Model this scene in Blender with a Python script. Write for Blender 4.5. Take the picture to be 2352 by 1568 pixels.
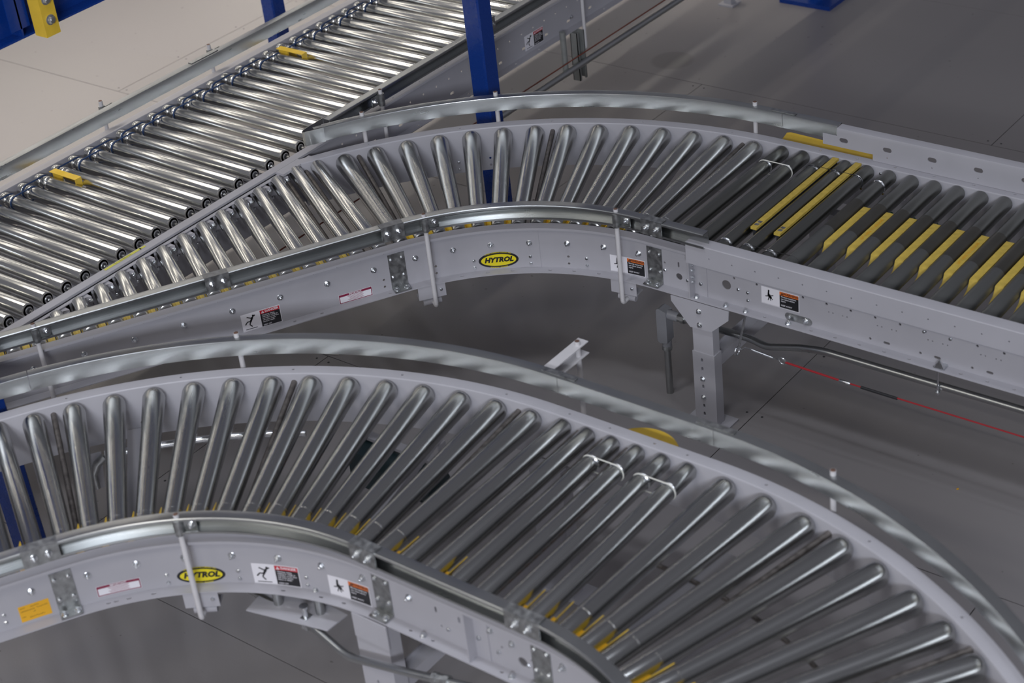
import bpy, math, random
from mathutils import Matrix, Vector
random.seed(7)
D=bpy.data; C=bpy.context.scene.collection
for o in list(D.objects): D.objects.remove(o)
sin,cos,pi=math.sin,math.cos,math.pi
rad=math.radians
# ------------------------------------------------------------------ camera
CAM=(2.80566671,-3.11533124,2.717876450591545)
cam_d=D.cameras.new('camera'); cam=D.objects.new('camera',cam_d); C.objects.link(cam)
bpy.context.scene.camera=cam
PITCH,ROLL,PSI=rad(32.24431624),rad(-6.79156869),rad(-41.07394433)
def _w(v): # measured frame -> world
    ex=(cos(PSI),sin(PSI)); ey=(-ex[1],ex[0])
    return Vector((v[0]*ex[0]+v[1]*ex[1], v[0]*ey[0]+v[1]*ey[1], v[2]))
_f=Vector((0,cos(PITCH),-sin(PITCH))); _r=Vector((1,0,0)); _u=_r.cross(_f)
_r2=cos(ROLL)*_r+sin(ROLL)*_u; _u2=-sin(ROLL)*_r+cos(ROLL)*_u
R_,U_,F_=_w(_r2),_w(_u2),_w(_f)
M=Matrix(((R_.x,U_.x,-F_.x,CAM[0]),(R_.y,U_.y,-F_.y,CAM[1]),(R_.z,U_.z,-F_.z,CAM[2]),(0,0,0,1)))
cam.matrix_world=M
cam_d.sensor_width=36; cam_d.lens=36*4118.958/2352; cam_d.clip_end=100
cam_d.dof.use_dof=True; cam_d.dof.focus_distance=6.0; cam_d.dof.aperture_fstop=cam_d.lens/19.0
# ------------------------------------------------------------------ light
sc=bpy.context.scene
sc.view_settings.view_transform='Standard'; sc.view_settings.look='None'; sc.view_settings.gamma=1
sc.view_settings.use_curve_mapping=False; sc.view_settings.exposure=0.08
W=D.worlds.new('world'); sc.world=W; W.use_nodes=True
W.node_tree.nodes['Background'].inputs[0].default_value=(.88,.88,1.0,1)
W.node_tree.nodes['Background'].inputs[1].default_value=.16
def lamp(name,loc,target,sx,sy,e,col):
    l=D.lights.new(name,'AREA'); l.shape='RECTANGLE'; l.size=sx; l.size_y=sy; l.energy=e; l.color=col
    o=D.objects.new(name,l); C.objects.link(o); o.location=loc
    d=Vector(target)-Vector(loc); o.rotation_euler=d.to_track_quat('-Z','Y').to_euler()
    return o
WARM=(1,.925,.82); NEUT=(1,.95,.88); COOL=(.86,.90,1)
# hall strip lamps: rows over the far left aisle, running along the main conveyor
for x,e,sprd in ((-3.6,28,80),(-6.2,13,180),(-11.0,46,180)):
    for y in (0.4,3.4,6.4,9.4):
        o=lamp('hall_lamp',(x,y,3.3),(x,y,0),.18 if x>-10 else 1.2,2.4,e,WARM); o.data.spread=rad(sprd)
# strip lamp rows on the near side of the hall
for x,y,e in ((-1.6,-3.8,26),(1.2,-3.8,26),(-1.0,-6.4,36),(2.5,-6.4,36)):
    lamp('hall_lamp',(x,y,3.6),(x,y,0),1.4,.16,e,NEUT)
# added unseen fill lamps with narrow spread, brightening the near floor
for x,y,e in ((1.6,-2.6,30),(-1.2,-2.8,22),(3.6,-.8,16)):
    o=lamp('near_fill_lamp',(x,y,8),(x,y,0),1.4,.4,e,COOL); o.data.spread=rad(75)
lamp('bay_lamp',(5.5,-7.5,4.2),(0,0,0),2.4,.8,410,COOL)
# ------------------------------------------------------------------ materials
MATS={}
def nodes(m): return m.node_tree.nodes,m.node_tree.links
def mat(name,col,rough=.5,metal=0.0,noise=None,bump=0,bscale=400,rvar=0,spec=.5,cvar=.0,nscale=(30,30,30)):
    m=D.materials.new(name); m.use_nodes=True; N,L=nodes(m); b=N['Principled BSDF']
    b.inputs['Base Color'].default_value=(*col,1); b.inputs['Roughness'].default_value=rough
    b.inputs['Metallic'].default_value=metal; b.inputs['Specular IOR Level'].default_value=spec
    if rvar or cvar:
        tc=N.new('ShaderNodeTexCoord'); mp=N.new('ShaderNodeMapping'); mp.inputs['Scale'].default_value=nscale
        no=N.new('ShaderNodeTexNoise'); no.inputs['Scale'].default_value=1; no.inputs['Detail'].default_value=5
        L.new(tc.outputs['Object'],mp.inputs[0]); L.new(mp.outputs[0],no.inputs['Vector'])
        if rvar:
            r=N.new('ShaderNodeMapRange'); r.inputs[1].default_value=.3; r.inputs[2].default_value=.7
            r.inputs[3].default_value=max(.02,rough-rvar); r.inputs[4].default_value=rough+rvar
            L.new(no.outputs[0],r.inputs[0]); L.new(r.outputs[0],b.inputs['Roughness'])
        if cvar:
            r=N.new('ShaderNodeMix'); r.data_type='RGBA'
            r.inputs[6].default_value=(*[c*(1-cvar) for c in col],1); r.inputs[7].default_value=(*[min(1,c*(1+cvar)) for c in col],1)
            s=N.new('ShaderNodeMapRange'); s.inputs[1].default_value=.3; s.inputs[2].default_value=.7
            L.new(no.outputs[0],s.inputs[0]); L.new(s.outputs[0],r.inputs[0]); L.new(r.outputs[2],b.inputs['Base Color'])
    if bump:
        tc=N.new('ShaderNodeTexCoord'); n2=N.new('ShaderNodeTexNoise'); n2.inputs['Scale'].default_value=bscale; n2.inputs['Detail'].default_value=2
        bu=N.new('ShaderNodeBump'); bu.inputs['Strength'].default_value=bump; bu.inputs['Distance'].default_value=.001
        L.new(tc.outputs['Object'],n2.inputs['Vector']); L.new(n2.outputs[0],bu.inputs['Height']); L.new(bu.outputs[0],b.inputs['Normal'])
    MATS[name]=m; return m
mat('paint',(.41,.405,.435),.42,0,bump=.12,bscale=500,rvar=.05,cvar=.03,nscale=(9,9,9))
mat('paint_white',(.62,.61,.62),.4,0,cvar=.03)
mat('galv',(.47,.485,.485),.30,1,rvar=.03,cvar=.07,nscale=(6,6,30))
mat('galv_dull',(.40,.41,.41),.45,1,rvar=.12,cvar=.25,nscale=(60,60,60))
mat('bright_steel',(.72,.725,.70),.19,1,rvar=.01,cvar=.05,nscale=(90,90,1.2))
mat('dull_steel',(.40,.405,.40),.26,1,rvar=.015,cvar=.05,nscale=(70,70,1.5))
mat('dark_roller',(.22,.225,.21),.30,1,rvar=.02,cvar=.07,nscale=(70,70,1.5))
mat('worn_roller',(.17,.165,.145),.42,1,rvar=.06,cvar=.1,nscale=(9,9,9))
mat('sleeve',(.17,.175,.17),.42,.7)
mat('zinc',(.68,.70,.72),.25,1,rvar=.08)
mat('dark_rod',(.17,.155,.145),.5,.8,rvar=.1,cvar=.35,nscale=(60,60,60))
mat('rust',(.13,.075,.055),.8,.2,cvar=.5,nscale=(80,80,80))
mat('yellow',(.78,.52,.045),.42,0,cvar=.06)
mat('yellow_dirty',(.55,.40,.07),.55,0,cvar=.14,nscale=(60,60,60))
mat('blue',(.004,.038,.235),.28,0,rvar=.06)
mat('motor',(.012,.03,.036),.4)
mat('zinc_flat',(.27,.28,.27),.5,.3,cvar=.12,nscale=(30,30,30))
mat('black',(.012,.012,.014),.5)
mat('dark',(.03,.03,.035),.6)
mat('cord_red',(.30,.012,.018),.5); mat('cord_brown',(.16,.04,.025),.6)
mat('band_blue',(.015,.045,.13),.35); mat('band_shine_white',(.75,.75,.68),.4)  # white of the drive bands, also the painted shine of the pressure wheels
mat('green',(.02,.18,.11),.3)
mat('fitting',(.24,.245,.265),.4,.1,bump=.2,bscale=300)
mat('lab_white',(.80,.79,.83),.35); mat('lab_black',(.015,.015,.018),.35); mat('lab_red',(.55,.02,.035),.35)
mat('lab_orange',(.72,.17,.03),.35); mat('lab_maroon',(.23,.02,.06),.35); mat('lab_yellow',(.80,.68,.02),.35)
mat('lab_tag',(.80,.42,.02),.45); mat('lab_grey',(.33,.33,.35),.4)
mat('paper',(.6,.57,.52),.7); mat('tape_yellow',(.62,.60,.08),.5)
# floor: painted deck with scuffs
m=mat('floor_paint',(.30,.29,.30),.34); N,L=nodes(m); b=N['Principled BSDF']
tc=N.new('ShaderNodeTexCoord')
n1=N.new('ShaderNodeTexNoise'); n1.inputs['Scale'].default_value=1.3; n1.inputs['Detail'].default_value=3
n2=N.new('ShaderNodeTexNoise'); n2.inputs['Scale'].default_value=170; n2.inputs['Detail'].default_value=2
n3=N.new('ShaderNodeTexNoise'); n3.inputs['Scale'].default_value=38; n3.inputs['Detail'].default_value=1
for n in (n1,n2,n3): L.new(tc.outputs['Object'],n.inputs['Vector'])
mr=N.new('ShaderNodeMapRange'); mr.inputs[1].default_value=.35; mr.inputs[2].default_value=.65; mr.inputs[3].default_value=.30; mr.inputs[4].default_value=.38
L.new(n1.outputs[0],mr.inputs[0]); L.new(mr.outputs[0],b.inputs['Roughness'])
mx=N.new('ShaderNodeMix'); mx.data_type='RGBA'; mx.inputs[6].default_value=(.240,.226,.226,1); mx.inputs[7].default_value=(.290,.274,.274,1)
L.new(n1.outputs[0],mx.inputs[0])
# dusty round stain and small dark specks
sep=N.new('ShaderNodeVectorMath'); sep.operation='DISTANCE'; sep.inputs[1].default_value=(-1.47,3.12,-.625)
L.new(tc.outputs['Object'],sep.inputs[0])
st=N.new('ShaderNodeMapRange'); st.inputs[1].default_value=.105; st.inputs[2].default_value=.085; st.inputs[3].default_value=0; st.inputs[4].default_value=.35
L.new(sep.outputs['Value'],st.inputs[0])
mx2=N.new('ShaderNodeMix'); mx2.data_type='RGBA'; mx2.inputs[7].default_value=(.09,.08,.075,1)
L.new(mx.outputs[2],mx2.inputs[6]); L.new(st.outputs[0],mx2.inputs[0])
sp=N.new('ShaderNodeMapRange'); sp.inputs[1].default_value=.77; sp.inputs[2].default_value=.80; sp.inputs[3].default_value=0; sp.inputs[4].default_value=.5
L.new(n3.outputs[0],sp.inputs[0])
mx3=N.new('ShaderNodeMix'); mx3.data_type='RGBA'; mx3.inputs[7].default_value=(.08,.07,.065,1)
L.new(mx2.outputs[2],mx3.inputs[6]); L.new(sp.outputs[0],mx3.inputs[0]); L.new(mx3.outputs[2],b.inputs['Base Color'])
bu=N.new('ShaderNodeBump'); bu.inputs['Strength'].default_value=.25; bu.inputs['Distance'].default_value=.0008
L.new(n2.outputs[0],bu.inputs['Height']); L.new(bu.outputs[0],b.inputs['Normal'])
# ------------------------------------------------------------------ mesh helpers
FZ=-.625
def perp(d):
    d=Vector(d).normalized(); a=Vector((0,0,1)) if abs(d.z)<.9 else Vector((1,0,0))
    x=a.cross(d).normalized(); return x,d.cross(x)
class G:
    def __init__(s): s.v=[];s.f=[];s.m=[]
    def add(s,v,f,mi=0):
        o=len(s.v); s.v+=[tuple(p) for p in v]; s.f+=[tuple(o+i for i in q) for q in f]; s.m+=[mi]*len(f); return s
    def box(s,x0,x1,y0,y1,z0,z1,mi=0):
        v=[(x,y,z) for x in(x0,x1) for y in(y0,y1) for z in(z0,z1)]
        return s.add(v,[(0,1,3,2),(4,6,7,5),(0,4,5,1),(2,3,7,6),(0,2,6,4),(1,5,7,3)],mi)
    def obox(s,c,ax,ay,az,mi=0): # centre, half-vectors
        c,ax,ay,az=map(Vector,(c,ax,ay,az))
        v=[c+i*ax+j*ay+k*az for i in(-1,1) for j in(-1,1) for k in(-1,1)]
        return s.add(v,[(0,1,3,2),(4,6,7,5),(0,4,5,1),(2,3,7,6),(0,2,6,4),(1,5,7,3)],mi)
    def lathe(s,p0,p1,prof,n=24,mi=0,ph=0):
        p0=Vector(p0); d=(Vector(p1)-p0).normalized(); x,y=perp(d); v=[];f=[]
        for t,r in prof:
            for i in range(n):
                a=2*pi*i/n+ph; v.append(p0+d*t+(x*cos(a)+y*sin(a))*r)
        for k in range(len(prof)-1):
            for i in range(n):
                j=(i+1)%n; f.append((k*n+i,k*n+j,(k+1)*n+j,(k+1)*n+i))
        f.append(tuple(range(n-1,-1,-1))); k=(len(prof)-1)*n; f.append(tuple(range(k,k+n)))
        return s.add(v,f,mi)
    def cyl(s,p0,p1,r,n=16,mi=0,r1=None):
        L_=(Vector(p1)-Vector(p0)).length; return s.lathe(p0,p1,[(0,r),(L_,r if r1 is None else r1)],n,mi)
    def tube(s,pts,r,n=12,mi=0):
        pts=[Vector(p) for p in pts]; v=[];f=[]; px=None
        for i,p in enumerate(pts):
            d=((pts[i+1]-p).normalized() if i<len(pts)-1 else Vector())+((p-pts[i-1]).normalized() if i>0 else Vector())
            d.normalize()
            if px is None: x,y=perp(d)
            else: x=(px-d*px.dot(d)).normalized(); y=d.cross(x)
            px=x
            for k in range(n):
                a=2*pi*k/n; v.append(p+(x*cos(a)+y*sin(a))*r)
        for i in range(len(pts)-1):
            for k in range(n):
                j=(k+1)%n; f.append((i*n+k,i*n+j,(i+1)*n+j,(i+1)*n+k))
        f.append(tuple(range(n-1,-1,-1))); k=(len(pts)-1)*n; f.append(tuple(range(k,k+n)))
        return s.add(v,f,mi)
    def sweep(s,prof,fr,mi=0): # prof (u,z); frames (x,y,nx,ny)
        n=len(prof); v=[];f=[]
        for x,y,a,b_ in fr:
            for u,z in prof: v.append((x+a*u,y+b_*u,z))
        for i in range(len(fr)-1):
            for k in range(n):
                j=(k+1)%n; f.append((i*n+k,(i+1)*n+k,(i+1)*n+j,i*n+j))
        f.append(tuple(range(n))); k=(len(fr)-1)*n; f.append(tuple(range(k+n-1,k-1,-1)))
        return s.add(v,f,mi)
    def prism(s,pts,off,mi=0): # planar polygon extruded by vector off
        pts=[Vector(p) for p in pts]; off=Vector(off); n=len(pts)
        v=pts+[p+off for p in pts]; f=[tuple(range(n-1,-1,-1)),tuple(range(n,2*n))]+[(i,(i+1)%n,n+(i+1)%n,n+i) for i in range(n)]
        return s.add(v,f,mi)
WM={}
def mesh_of(name,g,mats,ang=35):
    me=D.meshes.new(name); me.from_pydata(g.v,[],g.f)
    for mn in mats: me.materials.append(MATS[mn])
    if len(mats)>1:
        for p,i in zip(me.polygons,g.m): p.material_index=i
    fix(me); me.polygons.foreach_set('use_smooth',[True]*len(me.polygons))
    me.set_sharp_from_angle(angle=rad(ang)); me.update(); return me
import bmesh
def fix(me):
    bm=bmesh.new(); bm.from_mesh(me); bmesh.ops.recalc_face_normals(bm,faces=bm.faces[:]); bm.to_mesh(me); bm.free()
def put(name,data,parent=None,M_=Matrix()):
    o=D.objects.new(name,data); C.objects.link(o); WM[o.name]=M_
    if parent: o.parent=parent; o.matrix_basis=WM[parent.name].inverted()@M_
    else: o.matrix_basis=M_
    return o
def thing(name,label,cat,loc=(0,0,0),group=None):
    o=put(name,None,None,Matrix.Translation(loc)); o.empty_display_size=.1
    o['label']=label; o['category']=cat
    if group: o['group']=group
    return o
def part(name,g,mats,parent,label=None,ang=35):
    if isinstance(mats,str): mats=[mats]
    M_=WM[parent.name]; t=M_.translation
    g.v=[(x-t.x,y-t.y,z-t.z) for x,y,z in g.v]
    o=put(name,mesh_of(name,g,mats,ang),parent,Matrix.Translation(t))
    if label: o['label']=label
    return o
def solo(name,g,mats,label,cat,group=None):
    xs=[v[0] for v in g.v]; ys=[v[1] for v in g.v]; zs=[v[2] for v in g.v]
    t=((min(xs)+max(xs))/2,(min(ys)+max(ys))/2,min(zs))
    g.v=[(x-t[0],y-t[1],z-t[2]) for x,y,z in g.v]
    if isinstance(mats,str): mats=[mats]
    o=put(name,mesh_of(name,g,mats),None,Matrix.Translation(t)); o['label']=label; o['category']=cat
    if group: o['group']=group
    return o
def cut(o,cg):
    if not cg.v: return
    t=WM[o.name].translation; me=D.meshes.new('c'); me.from_pydata([(x-t.x,y-t.y,z-t.z) for x,y,z in cg.v],[],cg.f); fix(me)
    me.materials.append(o.data.materials[0])
    a=D.objects.new('a',o.data); c=D.objects.new('c',me); C.objects.link(a); C.objects.link(c)
    md=a.modifiers.new('b','BOOLEAN'); md.operation='DIFFERENCE'; md.solver='EXACT'; md.object=c
    dg=bpy.context.evaluated_depsgraph_get(); dg.update()
    nm=D.meshes.new_from_object(a.evaluated_get(dg)); D.objects.remove(a); D.objects.remove(c); D.meshes.remove(me)
    nm.polygons.foreach_set('use_smooth',[True]*len(nm.polygons)); nm.set_sharp_from_angle(angle=rad(30)); o.data=nm
def zmat(p,n,up=(0,0,1)): # matrix at p with local z along n
    n=Vector(n).normalized(); u=Vector(up); x=u.cross(n)
    if x.length<1e-4: x=Vector((1,0,0)).cross(n)
    x.normalize(); y=n.cross(x)
    return Matrix(((x.x,y.x,n.x,p[0]),(x.y,y.y,n.y,p[1]),(x.z,y.z,n.z,p[2]),(0,0,0,1)))
# shared bolt meshes (local z = away from the surface)
def bolt_mesh(name,r,washer=True,stud=True,m='zinc'):
    g=G(); z=0
    if washer: g.lathe((0,0,-.001),(0,0,1),[(0,r*1.5),(.0025,r*1.5),(.0032,r*1.35)],24); z=.0022
    g.lathe((0,0,z-.001),(0,0,1),[(0,r*1.08),(r*.85,r*1.08),(r*1.0,r*.92)],6)
    if stud: g.lathe((0,0,z),(0,0,1),[(0,r*.55),(r*1.75,r*.55),(r*1.9,r*.42)],14)
    else: g.lathe((0,0,z),(0,0,1),[(0,r*.7),(r*1.12,r*.7)],14)
    return mesh_of(name,g,[m],30)
BOLT=bolt_mesh('bolt',.0068); BOLT_S=bolt_mesh('bolt_small',.0052,False,False); BOLT_M=bolt_mesh('bolt_medium',.0062,True,False)
BOLT_L=bolt_mesh('bolt_large',.0105,True,False)
def bolt(parent,p,n,me=None,name='bolt',ph=None):
    Mx=zmat(p,n)@Matrix.Rotation(random.uniform(0,2) if ph is None else ph,4,'Z')
    return put(name,me or BOLT,parent,Mx)
# ------------------------------------------------------------------ layout constants
Ro,Ri=1.53354888,.82234888
cA=(0.,0.); cB=(.28627819,-1.63052263); cC=(.77330132,-1.63052263)
H=.1645; FW=.0375; T=.003
def e(a): return (cos(rad(a)),sin(rad(a)))
nl=e(150); tl=e(60)
PROF=[(0,-.005),(.0008,-.002),(.002,-.0006),(.005,0),(FW,0),(FW,-.008),(FW-T,-.008),(FW-T,-T),(T,-T),(T,-H+T),(FW,-H+T),(FW,-H),(0,-H)]
RAIL=[(0,.045),(0,.0925),(.0008,.0943),(.0025,.095),(.030,.095),(.032,.093),(.032,.087),(.030,.087),(.030,.093),(.002,.093),(.002,.072),(.0045,.070),(.002,.068),(.002,.047),(.030,.047),(.030,.053),(.032,.053),(.032,.047),(.030,.045)]
def arcf(c,R,a0,a1,sgn,step=1.5):
    n=max(2,int(abs(a1-a0)/step)); fr=[]
    for i in range(n+1):
        a=a0+(a1-a0)*i/n; x,y=e(a); fr.append((c[0]+R*x,c[1]+R*y,sgn*x,sgn*y))
    return fr
def ap(c,R,a,z=0): x,y=e(a); return (c[0]+R*x,c[1]+R*y,z)
def sp(off,s,z=0,c=cA): return (c[0]+nl[0]*off+tl[0]*s,c[1]+nl[1]*off+tl[1]*s,z)
# rollers (canonical mesh along +Z, origin at the inner frame web)
def roller_mesh(name,prof,m,n=28,ring=None):
    g=G(); g.lathe((0,0,0),(0,0,1),prof,n)
    L_=prof[-1][0]
    return g
def taper_mesh(name,m):
    g=G(); Lr=.7112
    g.lathe((0,0,-.006),(0,0,1),[(0,.0055),(Lr+.012,.0055)],6)
    g.lathe((0,0,0),(0,0,1),[(.008,.010),(.008,.0195),(.0105,.0230),(.014,.0243),(.1130,.02530),(.1135,.0249),(.1145,.0249),(.1150,.02535),(.54,.0294),(.672,.0324),(.684,.0324),(.692,.0306),(.698,.0270),(.7025,.0215),(.705,.014),(.705,.009)],32)
    return mesh_of(name,g,[m],32)
def straight_mesh(name,m,L0,L1,grooves=(),r=.0243,hub=True):
    g=G(); g.lathe((0,0,L0-.018),(0,0,1),[(0,.0055),(L1-L0+.036,.0055)],6)
    pr=[(L0,.010),(L0,.0195),(L0+.002,r-.001),(L0+.005,r)]
    for gr in grooves:
        pr+=[(gr-.009,r),(gr-.006,r-.0010),(gr-.003,r-.0042),(gr+.003,r-.0042),(gr+.006,r-.0010),(gr+.009,r)]
    pr+=[(L1-.005,r),(L1-.002,r-.001),(L1,.0195),(L1,.010)]
    g.lathe((0,0,0),(0,0,1),pr,32)
    mats=[m]
    if hub:
        g.lathe((0,0,L1-.001),(0,0,1),[(0,.0195),(.001,.0195)],28,1); g.lathe((0,0,L1),(0,0,1),[(0,.0135),(.003,.0135),(.004,.012)],24,2)
        g.lathe((0,0,L1+.003),(0,0,1),[(0,.009),(.0025,.009)],20,1)
        g.lathe((0,0,L0-.0015),(0,0,1),[(0,.0135),(.003,.0135)],24,2)
        mats=[m,'dark','zinc']
    return mesh_of(name,g,mats,32)
def axis_mat(p0,p1,rot=0):
    d=(Vector(p1)-Vector(p0)).normalized(); x,y=perp(d)
    return Matrix(((x.x,y.x,d.x,p0[0]),(x.y,y.y,d.y,p0[1]),(x.z,y.z,d.z,p0[2]),(0,0,0,1)))@Matrix.Rotation(rot,4,'Z')
TAP=taper_mesh('roller','dull_steel')
def tapered(parent,c,a): # top surface level
    return put('roller',TAP,parent,axis_mat(ap(c,Ri,a,-.0205),ap(c,Ro,a,-.0285),random.uniform(0,6)))
# yellow pinch guards between rollers at the inner frame
_g=G(); _g.prism([(0,.009,-.034),(.090,.009,-.034),(.108,.005,-.026),(.131,-.0085,-.0065),(.128,-.0092,-.0050),(0,-.0092,-.0050)],(0,-.0012,-.0014))
_g.prism([(0,.0095,-.014),(.075,.0095,-.020),(.086,.006,-.036),(0,.006,-.036)],(0,.0015,-.001))
FIN=mesh_of('finger_guard',_g,['yellow'],30)
def fin(parent,c,a):
    x,y=e(a); return put('finger_guard',FIN,parent,Matrix(((x,-y,0,c[0]+(Ri+.0005)*x),(y,x,0,c[1]+(Ri+.0005)*y),(0,0,1,0),(0,0,0,1))))
_g=G(); _g.lathe((0,0,0),(0,0,1),[(0,.0085),(.711,.0085)],14)
ROD=mesh_of('cross_rod',_g,['dark_rod'])
# splice plate (local: x along, y up, z out)
def splice_mesh(w,z0,z1,flange=True):
    g=G(); g.box(-w/2,w/2,z0,z1,0,.003)
    if flange: g.box(-w/2,w/2,z0-.003,z0,0,.034)
    return mesh_of('splice_plate',g,['galv_dull'])
SPL=splice_mesh(.055,-H+T+.006,-.036)
def web_splice(parent,p,n):
    Mx=zmat((p[0],p[1],0),n); o=put('splice_plate',SPL,parent,Mx)
    for dx,dz in ((-.018,-.056),(.018,-.056),(-.018,-.119),(.018,-.119)):
        put('bolt',BOLT_S,o,Mx@Matrix.Translation((dx,dz,.0028)))
    for dx in (-.017,.017):
        q=Mx@Vector((dx,-H+T+.006,.020)); put('bolt',BOLT_M,o,zmat(q,(0,0,1),(1,0,0)))
    return o
# ------------------------------------------------------------------ labels
def text_geo(s,size,bold=0,shear=0,align='CENTER'):
    cu=D.curves.new('t','FONT'); cu.body=s; cu.size=size; cu.align_x=align; cu.align_y='CENTER'; cu.offset=bold; cu.shear=shear
    cu.resolution_u=2
    o=D.objects.new('t',cu); C.objects.link(o); dg=bpy.context.evaluated_depsgraph_get(); dg.update()
    me=D.meshes.new_from_object(o.evaluated_get(dg)); v=[(p.co.x,p.co.y) for p in me.vertices]; f=[tuple(p.vertices) for p in me.polygons]
    D.objects.remove(o); D.curves.remove(cu); D.meshes.remove(me); return v,f
class Lab:
    def __init__(s,mp): s.g=G(); s.mp=mp; s.mats=[]
    def mi(s,m):
        if m not in s.mats: s.mats.append(m)
        return s.mats.index(m)
    def P(s,u,v,k): return s.mp(u,v,.0004+k*.00025)
    def rect(s,u0,u1,v0,v1,m,k=0,n=8,closed=False):
        V=[];F=[]
        for i in range(n+1):
            u=u0+(u1-u0)*i/n; V+=[s.P(u,v0,k),s.P(u,v1,k)]
        for i in range(n): F.append((2*i,2*i+2,2*i+3,2*i+1))
        s.g.add(V,F,s.mi(m))
    def quad(s,p,q,w,m,k=2): # thick line p->q
        dx,dy=q[0]-p[0],q[1]-p[1]; l=math.hypot(dx,dy); nx,ny=-dy/l*w/2,dx/l*w/2
        V=[s.P(p[0]+nx,p[1]+ny,k),s.P(p[0]-nx,p[1]-ny,k),s.P(q[0]-nx,q[1]-ny,k),s.P(q[0]+nx,q[1]+ny,k)]
        s.g.add(V,[(0,1,2,3)],s.mi(m))
    def ell(s,cu,cv,a,b,m,k=2,n=36):
        V=[];h=n//2
        for i in range(h+1):
            t=pi*i/h; u=cu-a*cos(t); w=b*sin(t)+1e-6; V+=[s.P(u,cv-w,k),s.P(u,cv+w,k)]
        s.g.add(V,[(2*i,2*i+2,2*i+3,2*i+1) for i in range(h)],s.mi(m))
    def poly(s,pts,m,k=2): s.g.add([s.P(u,v,k) for u,v in pts],[tuple(range(len(pts)))],s.mi(m))
    def text(s,t,u,v,size,m,k=3,bold=0,shear=0,align='CENTER',wx=1,arc=None):
        V,F=text_geo(t,size,bold,shear,align)
        s.g.add([s.P(u+x*wx,v+y+(arc*((x*wx)**2) if arc else 0),k) for x,y in V],F,s.mi(m))
    def done(s,name,parent,label=None): return part(name,s.g,s.mats,parent,label,60)
def danger(lab,w,h,red='lab_red',word='DANGER',kind='fall'):
    lab.rect(0,w,0,h,'lab_white',0); lab.rect(.0015,w-.0015,.0015,.0022,'lab_grey',1); 
    s=w*.485
    lab.rect(s,w-.002,.0025,h-.0025,'lab_black',1); lab.rect(s,w-.002,h*.76,h-.0025,red,2)
    lab.poly([(s+.004,h*.79),(s+.014,h*.79),(s+.009,h*.94)],'lab_white' if kind=='fall' else 'lab_black',3)
    lab.text('!',s+.009,h*.85,.0075,red,4,bold=.0002)
    lab.text(word,s+(w-s)*.58,h*.865,.0108,'lab_white' if kind=='fall' else 'lab_black',3,bold=.0003)
    lines=['Climbing, sitting,','walking or riding on','conveyor at any time','will cause severe','injury or death.','','KEEP OFF'] if kind=='fall' else ['Moving equipment','can cause severe','injury','','KEEP AWAY']
    for i,t in enumerate(lines):
        if t: lab.text(t,s+.005,h*(.68-(.095 if kind=='fall' else .125)*i),.0062 if kind=='fall' else .0068,'lab_white',3,bold=.0001,align='LEFT')
    b='lab_black'; k=h/.062
    if kind=='fall':
        L_=[((.018,.050),(.031,.043)),((.031,.043),(.045,.051)),((.033,.043),(.027,.031)),((.028,.032),(.018,.033)),((.018,.033),(.010,.024)),((.028,.031),(.024,.022)),((.024,.022),(.031,.013))]
        for p,q in L_: lab.quad((p[0]*k,p[1]*k),(q[0]*k,q[1]*k),.0036*k,b)
        lab.quad((.036*k,.045*k),(.027*k,.030*k),.0062*k,b); lab.ell(.0385*k,.0505*k,.0033*k,.0033*k,b)
        lab.quad((.009*k,.007*k),(.046*k,.007*k),.0022*k,b)
    else:
        lab.ell(.028*k,.034*k,.006*k,.006*k,b,n=9); lab.ell(.034*k,.028*k,.004*k,.0045*k,b,n=8)
        for a in (100,190,250,290,320,20): lab.quad((.029*k,.032*k),((.029+.015*cos(rad(a)))*k,(.032+.017*sin(rad(a)))*k),.0030*k,b)
        lab.quad((.025*k,.036*k),(.027*k,.054*k),.0055*k,b)
def logo(lab,w,h):
    a,b_=w/2,h/2; lab.ell(0,0,a,b_,'lab_black',0,48); lab.ell(0,-.0005,a*.88,b_*.74,'lab_yellow',1,48)
    lab.text('HYTROL',0,0,.0235,'lab_black',2,bold=.0014,shear=.28,wx=1.02)
    lab.text('HYTROL CONVEYOR COMPANY, INC.',0,b_*.96,.0050,'lab_yellow',2,bold=.00012,arc=-3.6)
    lab.text('JONESBORO, ARKANSAS',0,-b_*.96,.0050,'lab_yellow',2,bold=.00012,arc=3.6)
def important(lab,w,h):
    lab.rect(0,w,0,h,'lab_white',0); e_=.0025
    lab.rect(.001,w-.001,.001,.001+e_,'lab_maroon',1); lab.rect(.001,.001+e_,.001,h-.001,'lab_maroon',1,2); lab.rect(w-.001-e_,w-.001,.001,h-.001,'lab_maroon',1,2)
    lab.rect(.001,w-.001,h*.74,h-.001,'lab_maroon',1); lab.text('IMPORTANT',w/2,h*.85,.0075,'lab_white',2,bold=.0002)
    for i in range(5): lab.rect(w*(.26+.03*(i%3)),w*(.74-.03*(i%2)),h*(.63-.11*i),h*(.665-.11*i),'lab_maroon',1,6)
def map_arc(c,R,a0,z0): # viewed from the curve centre: u to the right = falling angle
    return lambda u,v,k:(lambda x,y:(c[0]+(R-k)*x,c[1]+(R-k)*y,z0+v))(*e(a0-math.degrees(u/R)))
def map_lin(p,t,n,z0): return lambda u,v,k:(p[0]+t[0]*u+n[0]*k,p[1]+t[1]*u+n[1]*k,z0+v)
exec_order=[]
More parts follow.
